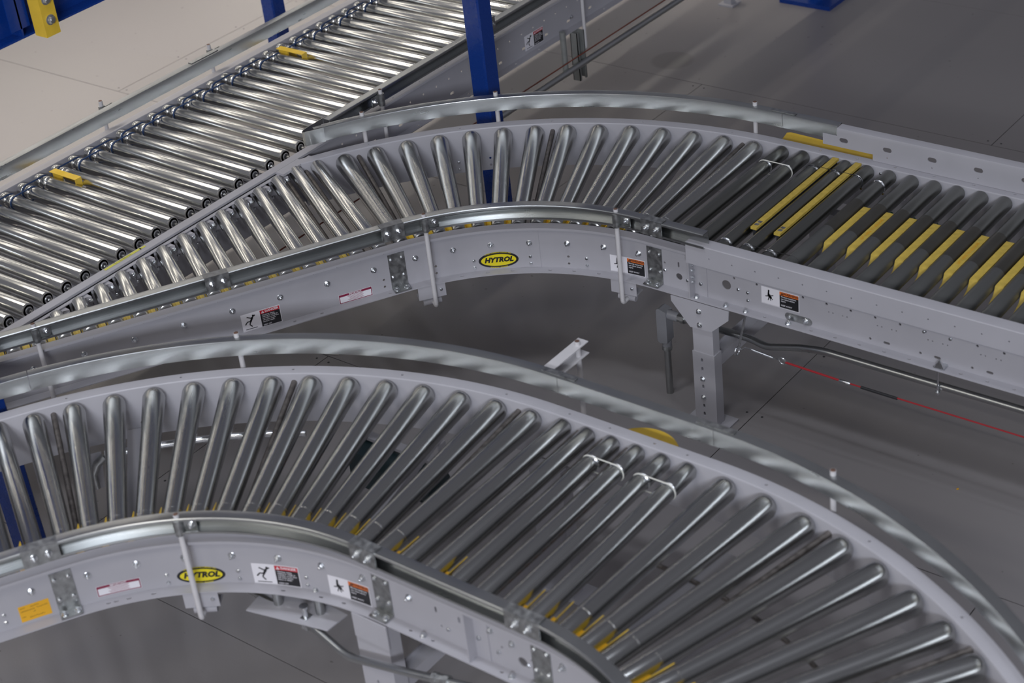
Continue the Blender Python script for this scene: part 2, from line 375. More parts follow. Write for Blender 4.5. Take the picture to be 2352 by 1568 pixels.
# ------------------------------------------------------------------ floor
g=G(); g.box(-16,12,-12,18,FZ-.05,FZ-.004,1)
ys=[.49+1.235*k for k in range(-9,14)]; offs={0:-1.195,1:.285,2:-1.21,3:.145}
for k in range(-9,13):
    y0,y1=.49+1.235*k,.49+1.235*(k+1); off={-1:-1.195,0:.285,1:-1.21,2:.145}.get(k,(-.9 if k%2 else .4))
    n0=-6
    for n in range(n0,6):
        x0=off+2.47*n; g.box(x0+.0016,x0+2.47-.0016,y0+.0016,y1-.0016,FZ-.006,FZ,0)
        for sx in (.028,2.442):
            for sy in (.03,.42,.82,1.205): g.lathe((x0+sx,y0+sy,FZ-.001),(x0+sx,y0+sy,1),[(0,.0045),(.0013,.0045)],8,1)
g.v=[(x,y,z) for x,y,z in g.v]
o=put('floor',mesh_of('floor',g,['floor_paint','dark'])); o['kind']='structure'
# ------------------------------------------------------------------ generic builders
def side_channel(parent,fr,cutg=None,label=None):
    g=G(); g.sweep(PROF,fr); o=part('side_channel',g,'paint',parent,label,30)
    if cutg: cut(o,cutg)
    return o
def hole(cg,p,n,r,d=.02,seg=12):
    n=Vector(n).normalized(); p=Vector(p); cg.cyl(p-n*d,p+n*d,r,seg)
def slot(cg,p,t,n,L_,r,d=.02):
    p=Vector(p);t=Vector(t).normalized();n=Vector(n).normalized();u=n.cross(t)
    pts=[]
    for k in range(7): a=-pi/2+pi*k/6; pts.append(p-n*d+t*(L_/2-r+r*cos(a))+u*r*sin(a))
    for k in range(7): a=pi/2+pi*k/6; pts.append(p-n*d+t*(-L_/2+r+r*cos(a))+u*r*sin(a))
    cg.prism(pts,n*2*d)
def curve_conveyor(name,label,c,a0,a1,rolls,rods,fins,bolts,pairs,openp,splices,fholes,pitch=4.2857,outer_pairs=(),outer_holes=()):
    t=thing(name,label,'conveyor',(c[0],c[1],-H))
    cg=G()
    for a,z in openp: hole(cg,ap(c,Ri,a,z),(*e(a),0),.0042)
    for a in fholes: slot(cg,ap(c,Ri-.021,a,-H),(*e(a+90),0),(0,0,1),.013,.0035)
    for a in [a0-pitch*.5-pitch*k for k in range(int((a0-a1)/pitch)+1)]: hole(cg,ap(c,Ri,a,-.0165),(*e(a),0),.0075,.012,6)
    side_channel(t,arcf(c,Ri,a0,a1,-1),cg)
    cg=G()
    for a,z in outer_holes: hole(cg,ap(c,Ro,a,z),(*e(a),0),.0045)
    for k in range(5):
        a=a0-6-12*k
        if a>a1: hole(cg,ap(c,Ro+.02,a,0),(0,0,1),.0038,.01)
    side_channel(t,arcf(c,Ro,a0,a1,1),cg)
    for a in rolls: tapered(t,c,a)
    for a in rods: put('cross_rod',ROD,t,axis_mat(ap(c,Ri,a,-.060),ap(c,Ro,a,-.030)))
    for a in fins: fin(t,c,a)
    for a in bolts: bolt(t,ap(c,Ri-T,a,-.0725),(-e(a)[0],-e(a)[1],0))
    for a in pairs:
        for z in (-.1215,-.1465): bolt(t,ap(c,Ri-T,a,z),(-e(a)[0],-e(a)[1],0),BOLT_S)
    for a,z in outer_pairs: bolt(t,ap(c,Ro,a,z),(-e(a)[0],-e(a)[1],0),BOLT_S)
    for a in splices: web_splice(t,ap(c,Ri-T,a),(-e(a)[0],-e(a)[1],0))
    # cross members below the bed
    for a in (a0-12,a1+14):
        g=G(); p,q=Vector(ap(c,Ri+.002,a,-H+.028)),Vector(ap(c,Ro-.002,a,-H+.028)); d=(q-p)/2; s_=Vector((-d.y,d.x,0)).normalized()
        g.obox((p+q)/2,d,s_*.02,(0,0,.0015)); g.obox((p+q)/2-s_*.019+Vector((0,0,-.012)),d,s_*.0015,(0,0,.012)); part('cross_member',g,'paint',t)
    return t
# ================================================================== CURVE A
rA=[147.857-4.2857*k for k in range(14)]
boltsA=[145.65,136.98,128.48,119.85,111.22,102.7,94.13]
t=curve_conveyor('curved_roller_conveyor','grey curved roller conveyor in the middle, its inner frame carrying an unobstructed oval logo',cA,150,90,rA,[145.7,119.9,94.2],
  [a-2.14 for a in rA[:-1] if abs(a-2.14-119.9)>1 and abs(a-2.14-94.1)>1],boltsA,[132.68,119.9,106.94],
  [(141.33,-.119),(141.33,-.144),(111.2,-.1205),(111.2,-.146)],[],[135.75,129.8,124.1,115.4,109.7,103.8],outer_pairs=[(132.7,-.122),(132.7,-.149),(147.6,-.1),],outer_holes=[(128.5,-.119),(128.5,-.146)])
web_splice(t,ap(cA,Ri-T,150),(-nl[0],-nl[1],0)); 
g=G(); fr=arcf(cA,Ri-T-.0003,122.3,117.6,-1,.5); g.sweep([(0,-.012),(.0012,-.012),(.0012,-H+T+.001),(0,-H+T+.001)],fr); part('joint_plate',g,'paint',t)
L_=Lab(map_arc(cA,Ri-T,127.1,-.128)); logo(L_,.129,.0575); L_.done('oval_logo_sticker',t,'yellow and black oval logo sticker')
L_=Lab(map_arc(cA,Ri-T,101.35,-.1555)); danger(L_,.1235,.0595,'lab_orange','WARNING','nip'); L_.done('warning_sticker',t,'orange and black warning sticker')
# ================================================================== SPUR at upper left
t=thing('merge_spur_conveyor','grey wedge-shaped merging roller bed in the upper left whose rollers shorten towards the left',  'conveyor',(-1.2,-.3,-H))
cg=G(); s0=-1.40
for s in [-.0395-.0775*k for k in range(18)]: hole(cg,sp(Ri,s,-.0165),(nl[0],nl[1],0),.0075,.012,6)
for s in (-.27,-.36,-.04): slot(cg,sp(Ri-.021,s,-H),(tl[0],tl[1],0),(0,0,1),.011,.0035)
for s,z in ((-.05,-.119),(-.05,-.144)): hole(cg,sp(Ri,s,z),(nl[0],nl[1],0),.0042)
side_channel(t,[(*sp(Ri,s)[:2],-nl[0],-nl[1]) for s in (s0,0)],cg)
side_channel(t,[(*sp(Ro,s)[:2],nl[0],nl[1]) for s in (-.092,0)])
XS=-1.409
g=G(); g.box(XS,XS+.003,-.82,.76,-H,-.008); g.box(XS,XS+.016,-.82,.76,-.011,-.008); g.box(-1.4120,-1.374,.60,.712,-.009,-.0004); cutp=part('angled_side_plate',g,'paint',t)
NS=17
SPUR=D.meshes
for k in range(NS):
    s=-.0395-.0775*k
    # far end: roller axis meets the plate
    # axis point: sp(r,s).x = XS+.012  -> solve r
    r1=((XS+.014)-tl[0]*s)/nl[0]
    r1=min(r1,Ro-.001)
    Lr=r1-Ri
    if Lr<.05: continue
    me=straight_mesh('roller','bright_steel',.010,Lr-.010 if k>1 else Lr-.008)
    put('roller',me,t,axis_mat(sp(Ri,s,-.0205),sp(r1,s,-.0205),random.uniform(0,6)))
    # stepped bracket carrying the roller end
    if k>1:
        g=G(); p0=Vector(sp(r1-.004,s-.0345)); p1=Vector(sp(r1-.004,s+.043)); 
        g.prism([(XS+.003,p0.y-.010,-.013),(p0.x,p0.y,-.013),(p1.x,p1.y,-.013),(XS+.003,p1.y+.004,-.013)],(0,0,-.058)); br=part('axle_bracket',g,'paint',t)
        q=Vector(sp(r1-.004,s+.0385)); bolt(t,(q.x,q.y,-.030),(-nl[0],-nl[1],0),BOLT_M); 
        if k<14: bolt(t,(q.x-.004,q.y+.012,-.060),(-nl[0],-nl[1],0),BOLT_S)
# yellow drive shrouds between the rollers at the near frame
for k in range(NS-1):
    s=-.0395-.0775*(k+.5)
    if k in (0,): continue
    g=G(); p=Vector(sp(Ri+.002,s)); n3=Vector((nl[0],nl[1],0)); t3=Vector((tl[0],tl[1],0))
    g.obox(p+n3*.03+Vector((0,0,-.034)),n3*.028,t3*.011,(0,0,.010)); g.obox(p+n3*.03+Vector((0,0,-.030)),n3*.028,t3*.003,(0,0,.011))
    part('finger_guard',g,'yellow_dirty',t)
for s in (-.0783,-.1558):
    put('cross_rod',ROD,t,axis_mat(sp(Ri,s+.0,-.060),sp(Ro,s,-.035)))
for i,s in enumerate([-.0783-.1548*k for k in range(8)]): bolt(t,sp(Ri-T,s,-.0735),(-nl[0],-nl[1],0))
L_=Lab(map_lin(sp(Ri-T,-.5218),tl,(-nl[0],-nl[1]),-.1595)); danger(L_,.1272,.0625); L_.done('danger_sticker',t,'red and black danger sticker with falling figure')
L_=Lab(map_lin(sp(Ri-T,-.2045),tl,(-nl[0],-nl[1]),-.1602)); important(L_,.111,.033); L_.done('notice_sticker',t,'white sticker with maroon border')
for a in (.62,.95):
    g=G(); p,q=Vector(sp(Ri+.004,-a,-H+.012)),Vector(sp(Ri+.004+ (1.1-a)*.55,-a,-H+.012)); d=(q-p)/2; s_=Vector((tl[0],tl[1],0)); g.obox((p+q)/2,d,s_*.02,(0,0,.002)); part('cross_member',g,'paint',t)
# ================================================================== MAIN LINE (upper left)
XN,XF=-1.45,-2.205
t=thing('main_line_roller_conveyor','long straight roller conveyor with shiny rollers and blue drive bands in the upper left','conveyor',(-1.83,1.2,-H))
Y0,Y1=-1.7,4.6
cg=G()
for k in range(-2,34):
    y=1.964+.0765*(k-14); hole(cg,(XN,y,-.068),(1,0,0),.0042)
for k in range(0,17):
    y=1.894+.1525*(k-8); slot(cg,(XN,y,-.131),(0,1,0),(1,0,0),.024,.0055)
for k in range(0,16):
    y=.9+.1525*k; slot(cg,(XN+.02,y,-H),(0,1,0),(0,0,1),.012,.004); hole(cg,(XN+.02,y+.04,0),(0,0,1),.0035,.009)
side_channel(t,[(XN,Y0,1,0),(XN,Y1,1,0)],cg)
side_channel(t,[(XF,Y0,-1,0),(XF,Y1,-1,0)])
MR=straight_mesh('roller','bright_steel',.012,.708,(.046,.078))
ks=list(range(-20,36)); yk=lambda k:.811+.0775*k
for k in ks: put('roller',MR,t,axis_mat((XF,yk(k),-.0205),(XN,yk(k),-.0205),random.uniform(0,6)))
# blue bands linking neighbouring rollers, alternating grooves
def band_mesh(a,name,m,r=.0245,w=.0027,pitch=.0775):
    g=G(); pts=[]
    rr=r-.0008
    for i in range(13): th=pi/2-pi/2*0+pi*i/12; pts.append((0,rr*cos(th),rr*sin(th)))      # around roller 0 (far side)
    for i in range(13): th=-pi/2+pi*i/12; pts.append((0,pitch+rr*cos(th),rr*sin(th)))
    pts.append(pts[0]); g.tube(pts,w,8); return mesh_of(name,g,[m])
BB=band_mesh(0,'drive_band','band_blue')
skip=(-8,7)
for k in ks[:-1]:
    if k in skip or k==-8: continue
    x=XF+(.046 if k%2 else .078); put('drive_band',BB,t,Matrix.Translation((x,yk(k),-.0205)))
for k in (-8,7):
    g=G(); y=(yk(k)+yk(k+1))/2
    g.box(XF+.050,XF+.190,y-.0140,y+.0140,.0075,.0095); g.box(XF+.188,XF+.190,y-.0140,y+.0140,-.026,.0074)
    g.box(XF+.052,XF+.10,y-.003,y+.003,-.06,.0076); part('lift_tab',g,'yellow',t)
g=G(); 
for k in ks[:18]:
    y=(yk(k)+yk(k+1))/2
    g.box(XF+.16,XF+.50,y-.0355,y+.0355,-.062,-.060); g.box(XF+.53,XF+.745,y-.0355,y+.0355,-.062,-.060)
g.box(XF+.16,XF+.745,-1.6,yk(-2),-.066,-.064); part('bed_pan',g,'paint',t)
L_=Lab(map_lin((XN+T,2.055),(0,1),(1,0),-.1475)); danger(L_,.1235,.063); L_.done('danger_sticker',t,'red and black danger sticker on the main line frame')
L_=Lab(lambda u,v,k:(XN+.006+v,-.16+u,.0002+k)); L_.rect(0,.155,0,.012,'tape_yellow',0); L_.rect(.15,.175,.002,.012,'tape_yellow',0)
for u in (.04,.06,.075,.085,.1): L_.quad((u,.003),(u+.012,.009),.0014,'lab_black',2)
L_.done('yellow_tape',t,'torn yellow tape with handwriting')
for y in (1.82,2.37): bolt(t,(XN+T,y,-.120),(1,0,0),BOLT_M)
# ================================================================== RIGHT STRAIGHT (accumulation zone)
yI=Ri; yO=Ro
t=thing('straight_roller_conveyor','grey straight roller conveyor at the right with yellow pads between dark rollers','conveyor',(.7,1.18,-H))
X1=1.75; cg=G(); N_=(0,1,0)
hole(cg,(.0872,yI,-.1173),N_,.0115,.02,28); hole(cg,(.2583,yI,-.0985),N_,.0158,.02,32); slot(cg,(.087,yI,-.0748),(0,0,1),N_,.019,.0032)
for k in range(16):
    x=.2858+.0784*k
    if not(.42<x<.46): hole(cg,(x,yI,-.0675),N_,.0042)
for x0 in (.6067,.7637,.9217,1.0807,1.2387,1.3967):
    for dx in (0,.0137,.0452,.0595): hole(cg,(x0+dx,yI,-.0928),N_,.0024,.02,8)
for k in range(5):
    x=.7414+.158*k; hole(cg,(x,yI,-.1437),N_,.0042); slot(cg,(x+.0524,yI,-.1433),(1,0,0),N_,.021,.0042)
for x in (.036,.1275,.135): hole(cg,(x,yI,-.081 if x<.1 else -.105),N_,.0034)
for k in range(16): slot(cg,(.40+.079*k,yI-.021,-H),(1,0,0),(0,0,1),.011,.0033)
side_channel(t,[(0,yI,0,-1),(X1,yI,0,-1)],cg)
cg=G()
for k in range(14):
    x=.31+.0784*k; hole(cg,(x,yO,-.050),N_,.0045); hole(cg,(x+.016,yO,-.094),N_,.006)
for k in range(12): slot(cg,(.035+.135*k,yO+.02,0),(1,0,0),(0,0,1),.010,.0034,.01)
side_channel(t,[(0,yO,0,1),(X1,yO,0,1)],cg)
xk=lambda k:.045+.0784*k
RG=straight_mesh('roller','dark_roller',.008,.703,(.085,.62))
RP=straight_mesh('roller','dark_roller',.008,.703)
RG1=straight_mesh('roller','dark_roller',.008,.703,(.585,))
_g=G(); _g.lathe((0,0,.012),(0,0,1),[(0,.0245),(.001,.0251),(.285,.0251),(.286,.0245)],32); SLV=mesh_of('roller_sleeve',_g,['sleeve'])
_g=G(); _g.lathe((0,0,.298),(0,0,1),[(0,.0244),(.19,.0244)],32); WRN=mesh_of('worn_band',_g,['worn_roller'])
_g=G(); _g.lathe((0,0,0),(0,0,1),[(-.005,.0243),(-.004,.0236),(-.002,.0215),(.002,.0215),(.004,.0236),(.005,.0243)],32); GRV=mesh_of('groove_ring',_g,['zinc'])
for k in range(21):
    me=RG1 if k<2 else (RG if k<6 else RP); Mx=axis_mat((xk(k),yI,-.0205),(xk(k),yO,-.0205),random.uniform(0,6))
    r=put('roller',me,t,Mx)
    for z in ((.585,) if k<2 else ((.085,.62) if k<6 else ())): put('groove_ring',GRV,r,Mx@Matrix.Translation((0,0,z)))
    if k>=5: put('roller_sleeve',SLV,r,Mx); put('worn_band',WRN,r,Mx)
def band_y(x,y,m,name='drive_band',n=1,w=.0017,span=.0784):
    g=G(); rr=.0243; pts=[]
    for i in range(13): th=pi/2+pi*i/12; pts.append((x+rr*cos(th),y,-.0205+rr*sin(th)))
    for i in range(13): th=-pi/2+pi*i/12; pts.append((x+span*n+rr*cos(th),y,-.0205+rr*sin(th)))
    pts.append(pts[0]); g.tube(pts,w,8); return g
part('drive_band',band_y(xk(0),yI+.585,0),'band_shine_white',t); part('drive_band',band_y(xk(2),yI+.62,0,n=2,w=.0015),'black',t)
part('drive_band',band_y(xk(3),yI+.085,0,n=2,w=.0010),'black',t)
for xm in (.2445,.3265):
    g=G(); g.box(xm-.0105,xm+.0105,1.005,1.522,-.004,.0045,0); g.box(xm-.007,xm+.007,1.020,1.032,.0045,.0052,1); g.box(xm-.007,xm+.007,1.037,1.049,.0045,.0052,1)
    g.box(xm-.005,xm+.005,1.01,1.52,-.05,-.004,2); part('sensor_strip',g,['yellow_dirty','galv_dull','dark'],t,'long flat yellow strip lying between two rollers')
_p=[(1.297,-.012),(1.302,-.016),(1.302,-.045),(1.09,-.050),(1.06,-.074),(.955,-.076),(.955,-.066),(.975,-.060),(1.008,-.052),(1.034,-.040),(1.043,-.028),(1.048,-.014),(1.054,-.011)]
_g=G(); _g.prism([(-.0125,y,z) for y,z in _p],(.025,0,0)); PAD=mesh_of('roller_pad',_g,['yellow_dirty'],30)
for k in range(5,20): 
    o=put('roller_pad',PAD,t,Matrix.Translation(((xk(k)+xk(k+1))/2+.001,0,0)))
    if k%4==2:
        vt=[]
        L_=Lab(lambda u,v,kk,xx=(xk(k)+xk(k+1))/2+.001:(xx-v,1.18+u-.0,-.0113+kk)); L_.text('LIFT HERE TO RELEASE',0,0,.014,'lab_tag',1,bold=.0002); L_.done('pad_lettering',t)
for k in (5,6,7,9,10,12,13):
    g=G(); x=(xk(k)+xk(k+1))/2; g.cyl((x-.012,1.44,-.11),(x+.012,1.44,-.105),.009,12); part('air_fitting',g,'green',t)
g=G(); g.box(.30,X1,1.36,1.40,-.135,-.11); g.box(.30,X1,.90,.96,-.14,-.115); part('air_duct_rail',g,'paint',t)
L_=Lab(map_lin((.3805,yI-T),(1,0),(0,-1),-.1255)); danger(L_,.1285,.059,'lab_orange','WARNING','nip'); L_.done('warning_sticker',t,'orange and black warning sticker with crushed figure')
for x,z,me in ((.119,-.121,BOLT_S),(.3005,-.102,BOLT_S),(.334,-.104,BOLT_S),(.334,-.131,BOLT_S),(.036,-.106,BOLT_S),(.169,-.118,BOLT_M),(.91,-.068,BOLT_S),(.99,-.068,BOLT_S)): bolt(t,(x,yI-T,z),(0,-1,0),me)
for x in (.16,.265,.335,.48): bolt(t,(x,yI-.022,-H+T),(0,0,1),BOLT_M)
bolt(t,(.4,yO,-.022),(0,-1,0),BOLT_S)
g=G(); g.box(.143,.146,yI-.036,yI-T,-H+T,-.012); g.box(.146,.19,yI-T-.003,yI-T,-H+T,-.012); an=part('end_angle',g,'paint',t)
for z in (-.052,-.071,-.094,-.112): bolt(an,(.146,yI-.018,z),(1,0,0),BOLT_S)
g=G(); slot(g,(.506,yI-T,-.147),(1,0,0),(0,1,0),.092,.0125,.0015); lt=part('link_plate',g,'galv_dull',t)
bolt(lt,(.477,yI-T-.0015,-.147),(0,-1,0),BOLT_S); bolt(lt,(.53,yI-T-.0015,-.147),(0,-1,0),BOLT_M)
web_splice(t,(0,yI-T,0),(0,-1,0))
# ================================================================== CURVE B, short straight, CURVE C
rB=rA
t=curve_conveyor('curved_roller_conveyor','grey curved roller conveyor at lower left with a rod crossing its oval logo',cB,150,90,rB,[145.7,119.9,94.2],
  [a-2.14 for a in rB[:-1] if abs(a-2.14-119.9)>1 and abs(a-2.14-94.1)>1],boltsA,[132.28,119.3,106.3],[],[],[139.6,135.1,141.9,143.3,110.8,103.2,98.4],outer_pairs=[(143.4,-.055),(143.4,-.105)],outer_holes=[(137,-.119),(137,-.146)])
web_splice(t,ap(cB,Ri-T,150),(-nl[0],-nl[1],0))
L_=Lab(map_arc(cB,Ri-T,126.2,-.1325)); logo(L_,.1255,.0525); L_.done('oval_logo_sticker',t,'yellow and black oval logo sticker behind a rod')
L_=Lab(map_arc(cB,Ri-T,116.68,-.1612)); danger(L_,.128,.0655); L_.done('danger_sticker',t,'red and black danger sticker')
L_=Lab(map_arc(cB,Ri-T,101.9,-.1615)); danger(L_,.125,.063,'lab_orange','WARNING','nip'); L_.done('warning_sticker',t,'white and orange warning sticker')
L_=Lab(map_arc(cB,Ri-T,144.85,-.1492)); important(L_,.1115,.0328); L_.done('notice_sticker',t,'white sticker with maroon border')
t=thing('straight_roller_conveyor','short grey straight bed joining the two foreground curves','conveyor',(.53,-.45,-H))
yI2,yO2=cB[1]+Ri,cB[1]+Ro; XA,XB=cB[0],cC[0]
cg=G(); hole(cg,(.566,yI2,-.1173),N_,.0135,.02,28); hole(cg,(.715,yI2,-.1173),N_,.0135,.02,28)
for x in (.458,.530): slot(cg,(x,yI2,-.0735),(0,0,1),N_,.019,.0034)
for x,z in ((.4699,-.1194),(.655,-.10),(.60,-.128),(.742,-.10)): hole(cg,(x,yI2,z),N_,.0036)
for x in (.38,.45,.66): slot(cg,(x,yI2-.02,-H),(1,0,0),(0,0,1),.010,.0034)
side_channel(t,[(XA,yI2,0,-1),(XB,yI2,0,-1)],cg)
cg=G()
for x in (.33,.46,.60,.70): hole(cg,(x,yO2+.02,0),(0,0,1),.0038,.009)
side_channel(t,[(XA,yO2,0,1),(XB,yO2,0,1)],cg)
SG=straight_mesh('roller','dull_steel',.010,.701,(.60,)); SGp=straight_mesh('roller','dull_steel',.010,.701)
GRS=GRV
xs=[XA+.045+.0784*k for k in range(6)]
for k,x in enumerate(xs):
    Mx=axis_mat((x,yI2,-.0205),(x,yO2,-.0205),random.uniform(0,6)); r=put('roller',SG if k>1 else SGp,t,Mx)
    if k>1: put('groove_ring',GRV,r,Mx@Matrix.Translation((0,0,.60)))
for k in (2,4): part('drive_band',band_y(xs[k],yI2+.60,0),'band_shine_white',t)
for k in (0,1,2): put('cross_rod',ROD,t,axis_mat(((xs[k]+xs[k+1])/2,yI2,-.05),((xs[k]+xs[k+1])/2,yO2,-.035)))
g=G(); x=(xs[3]+xs[4])/2; g.box(x-.006,x+.006,yI2+.02,yI2+.56,-.055,-.046)
for k in range(30): y=yI2+.03+.0175*k; g.box(x-.0075,x+.0075,y,y+.011,-.048,-.041,k%2)
part('drive_chain',g,['rust','dark_rod'],t,'rusty drive chain seen between two rollers')
for x in (.296,.449,.684,.766):
    put('finger_guard',FIN,t,Matrix(((0,-1,0,x),(1,0,0,yI2+.0005),(0,0,1,0),(0,0,0,1))))
for x,z,me in ((.3753,-.0721,BOLT),(.493,-.118,BOLT_S),(.6258,-.0603,BOLT_M),(.5898,-.0977,BOLT_M),(.6888,-.0731,BOLT_M),(.732,-.118,BOLT_S),(.645,-.118,BOLT_S)): bolt(t,(x,yI2-T,z),(0,-1,0),me)
for x in (.42,.57,.69): bolt(t,(x,yI2-.02,-H+T),(0,0,1),BOLT_M)
g=G(); g.box(.574,.577,yI2-.036,yI2-T,-H+T,-.012); g.box(.577,.618,yI2-T-.003,yI2-T,-H+T,-.012); part('end_angle',g,'paint',t)
web_splice(t,(XA,yI2-T,0),(0,-1,0)); web_splice(t,(XB,yI2-T,0),(0,-1,0))
rC=[87.55-4.6*k for k in range(14)]
t=curve_conveyor('curved_roller_conveyor','grey curved roller conveyor sweeping out of the lower right corner',cC,90,26,rC,[76.1,57.4,39],
  [a-2.3 for a in rC if abs(a-2.3-76.1)>1 and abs(a-2.3-57.4)>1],[85.6,76.6,67.6,58.6],[],[],[],[70,62],pitch=4.6)
for k in range(9):
    a=rC[k]-2.3; g=G(); g.cyl(ap(cC,1.238,a,-.088),ap(cC,1.272,a,-.088),.0125,16); part('pressure_wheel',g,'band_shine_white',t)  # zinc wheels coloured white, so their shine is put into the colour
g=G(); g.tube([ap(cC,1.255,a,-.105) for a in range(90,30,-4)],.006,8); part('wheel_track',g,'dark_rod',t)
g=G(); p,q=Vector(ap(cC,.96,86.5,-.125)),Vector(ap(cC,1.395,84.5,-.125)); d=(q-p)/2; s_=Vector((-d.y,d.x,0)).normalized(); g.obox((p+q)/2,d,s_*.045,(0,0,.016)); part('belt_cover',g,'paint',t)
t=thing('straight_roller_conveyor','grey roller bed with an orange tag at the lower left edge','conveyor',(-.9,-1.4,-H))
cg=G(); side_channel(t,[(*sp(Ri,s,0,cB)[:2],-nl[0],-nl[1]) for s in (-.5,0)]); side_channel(t,[(*sp(Ro,s,0,cB)[:2],nl[0],nl[1]) for s in (-.5,0)])
SB=straight_mesh('roller','dull_steel',.010,.701)
for k in range(6): s=-.0395-.0775*k; put('roller',SB,t,axis_mat(sp(Ri,s,-.0205,cB),sp(Ro,s,-.0205,cB)))
for k in range(4): a=152+5.4*k; 
for s in (-.0783,-.233): bolt(t,sp(Ri-T,s,-.0685,cB),(-nl[0],-nl[1],0))
for z in (-.112,-.136): bolt(t,sp(Ri-T,-.158,z,cB),(-nl[0],-nl[1],0),BOLT_S)
for k in range(4):
    s=-.0395-.0775*(k+.5); p=sp(Ri+.0005,s,0,cB); put('finger_guard',FIN,t,Matrix(((nl[0],-nl[1],0,p[0]),(nl[1],nl[0],0,p[1]),(0,0,1,0),(0,0,0,1))))
L_=Lab(map_lin(sp(Ri-T,-.121,0,cB),tl,(-nl[0],-nl[1]),-.153)); L_.rect(0,.077,0,.049,'lab_tag',0)
for i,(a,b_,v) in enumerate(((.004,.016,.041),(.03,.052,.041),(.004,.038,.031),(.044,.072,.033),(.034,.040,.023),(.004,.013,.014),(.022,.060,.009))):
    u=a
    while u<b_: L_.quad((u,v-.0015+random.uniform(0,.002)),(u+.003,v+.0015+random.uniform(-.001,.002)),.0009,'lab_black',1); u+=.0032
L_.done('orange_tag',t,'orange tag with handwriting')
# ------------------------------------------------------------------ guide rails
def rail(parent,fr,label=None): g=G(); g.sweep(RAIL,fr); return part('rail_channel',g,'galv',parent,label,30)
_g=G(); _g.tube([(0,0,.104),(0,0,-.222),(.0015,0,-.229),(.006,0,-.233),(.012,0,-.235),(.06,0,-.235)],.0073,14,0)
_g.lathe((0,0,.1041),(0,0,1),[(0,.0068),(.0006,.006)],14,1); ROD_IN=mesh_of('rail_post',_g,['paint_white','rust'],40)
_g=G(); _g.tube([(0,0,.108),(0,0,-.20)],.0078,14,0); _g.lathe((0,0,.1081),(0,0,1),[(0,.0072),(.0006,.0064)],14,1); ROD_OUT=mesh_of('rail_post',_g,['paint_white','rust'],40)
def clamp(parent,Mx): # local x toward conveyor (rail side), y along rail
    g=G(); g.lathe((0,0,.042),(0,0,1),[(0,.0125),(.046,.0125)],20); g.box(.004,.0085,.004,.044,.048,.084)
    me=mesh_of('post_clamp',g,['galv_dull'],40); o=put('post_clamp',me,parent,Mx); put('bolt',BOLT,o,Mx@Matrix.Translation((.004,.031,.066))@Matrix.Rotation(-pi/2,4,'Y'))
def fmat(p,n): # x axis = n (horizontal)
    return Matrix(((n[0],-n[1],0,p[0]),(n[1],n[0],0,p[1]),(0,0,1,p[2]),(0,0,0,1)))
def rpost_in(parent,p,n,ear=-1):
    Mx=fmat(p,n); put('rail_post',ROD_IN,parent,Mx); clamp(parent,Mx@Matrix.Scale(ear,4,(0,1,0)) if ear<0 else Mx)
def bracket_in(parent,p,n):
    g=G(); Mx=fmat(p,n); v=[]
    g.box(-.003,0,-.045,.045,-H-.048,-H,0); g.box(0,.04,-.045,.045,-H-.048,-H-.045,0); g.cyl((.02,-.03,-.235),(.02,.03,-.235),.0115,16)
    o=put('post_bracket',mesh_of('post_bracket',g,['paint']),parent,Mx); put('bolt',BOLT_S,o,Mx@zmat((-.003,-.03,-H-.022),(-1,0,0)))
def rsplice(parent,p,n,w=.075):
    g=G(); g.box(-.0335,-.0305,-w/2,w/2,.046,.096); g.box(-.0335,-.004,-w/2,w/2,.0955,.0975); me=mesh_of('splice_plate',g,['galv_dull']); Mx=fmat(p,n); o=put('splice_plate',me,parent,Mx)
    for y in (-.018,.018): put('bolt',BOLT,o,Mx@zmat((-.0335,y,.071),(-1,0,0)))
# inner rail A
rr=.790
t=thing('guide_rail','galvanised guide rail along the inner side of the middle curve and the merging spur','guide rail',(-.4,.6,0))
fr=[(*sp(rr,-1.6)[:2],-nl[0],-nl[1])]+arcf(cA,rr,150,90,-1,1.5)+[(.222,rr,0,-1)]
rail(t,fr)
for a in (143.0,97.0):
    n=e(a); p=ap(cA,Ri-.055,a); rpost_in(t,p,n,-1); bracket_in(t,ap(cA,Ri-.032,a+ (0.3)),n)
rpost_in(t,sp(Ri-.055,-1.13),nl,-1)
rsplice(t,ap(cA,rr,151.0),e(151)); rsplice(t,(.038,rr,0),(0,1)); rsplice(t,sp(rr,-.577),nl)
# outer rail A with nose
ro=1.566
t=thing('guide_rail','galvanised guide rail along the outer side of the middle curve, ending in a rounded nose','guide rail',(0,1.5,0))
rail(t,arcf(cA,ro,149.4,90,1,1.5)+[(0.02,ro,0,1)]); rail(t,[(.0215,ro,0,1),(.2255,ro,0,1)])
g=G(); P0=Vector(ap(cA,ro,149.4)); tdir=Vector((-e(239.4)[0]*-1,0,0))
# nose band: from the end of the outer rail round to the main line rail
pts=[]; a0=Vector((P0.x,P0.y)); d0=Vector((tl[0],tl[1]))*-1
XR=-1.437
cxn,cyn=XR+.012,.79
pts=[(a0.x+.0,a0.y+.0),(a0.x+d0.x*.03,a0.y+d0.y*.03),(a0.x+d0.x*.05,a0.y+d0.y*.05)]
end=Vector((XR,.87)); b0=Vector(pts[-1]); 
for i in range(1,11):
    tt=i/11; p=(1-tt)**3*b0+3*(1-tt)**2*tt*(b0+d0*.045)+3*(1-tt)*tt*tt*(end+Vector((0,-.10)))+tt**3*end; pts.append((p.x,p.y))
pts+= [(XR,.87),(XR,.90)]
fr=[]
for i,(x,y) in enumerate(pts):
    q0=pts[max(0,i-1)]; q1=pts[min(len(pts)-1,i+1)]; dx,dy=q1[0]-q0[0],q1[1]-q0[1]; l=math.hypot(dx,dy); fr.append((x,y,dy/l,-dx/l))
g.sweep([(-.0015,.043),(-.0015,.096),(.0005,.096),(.0005,.043)],fr)
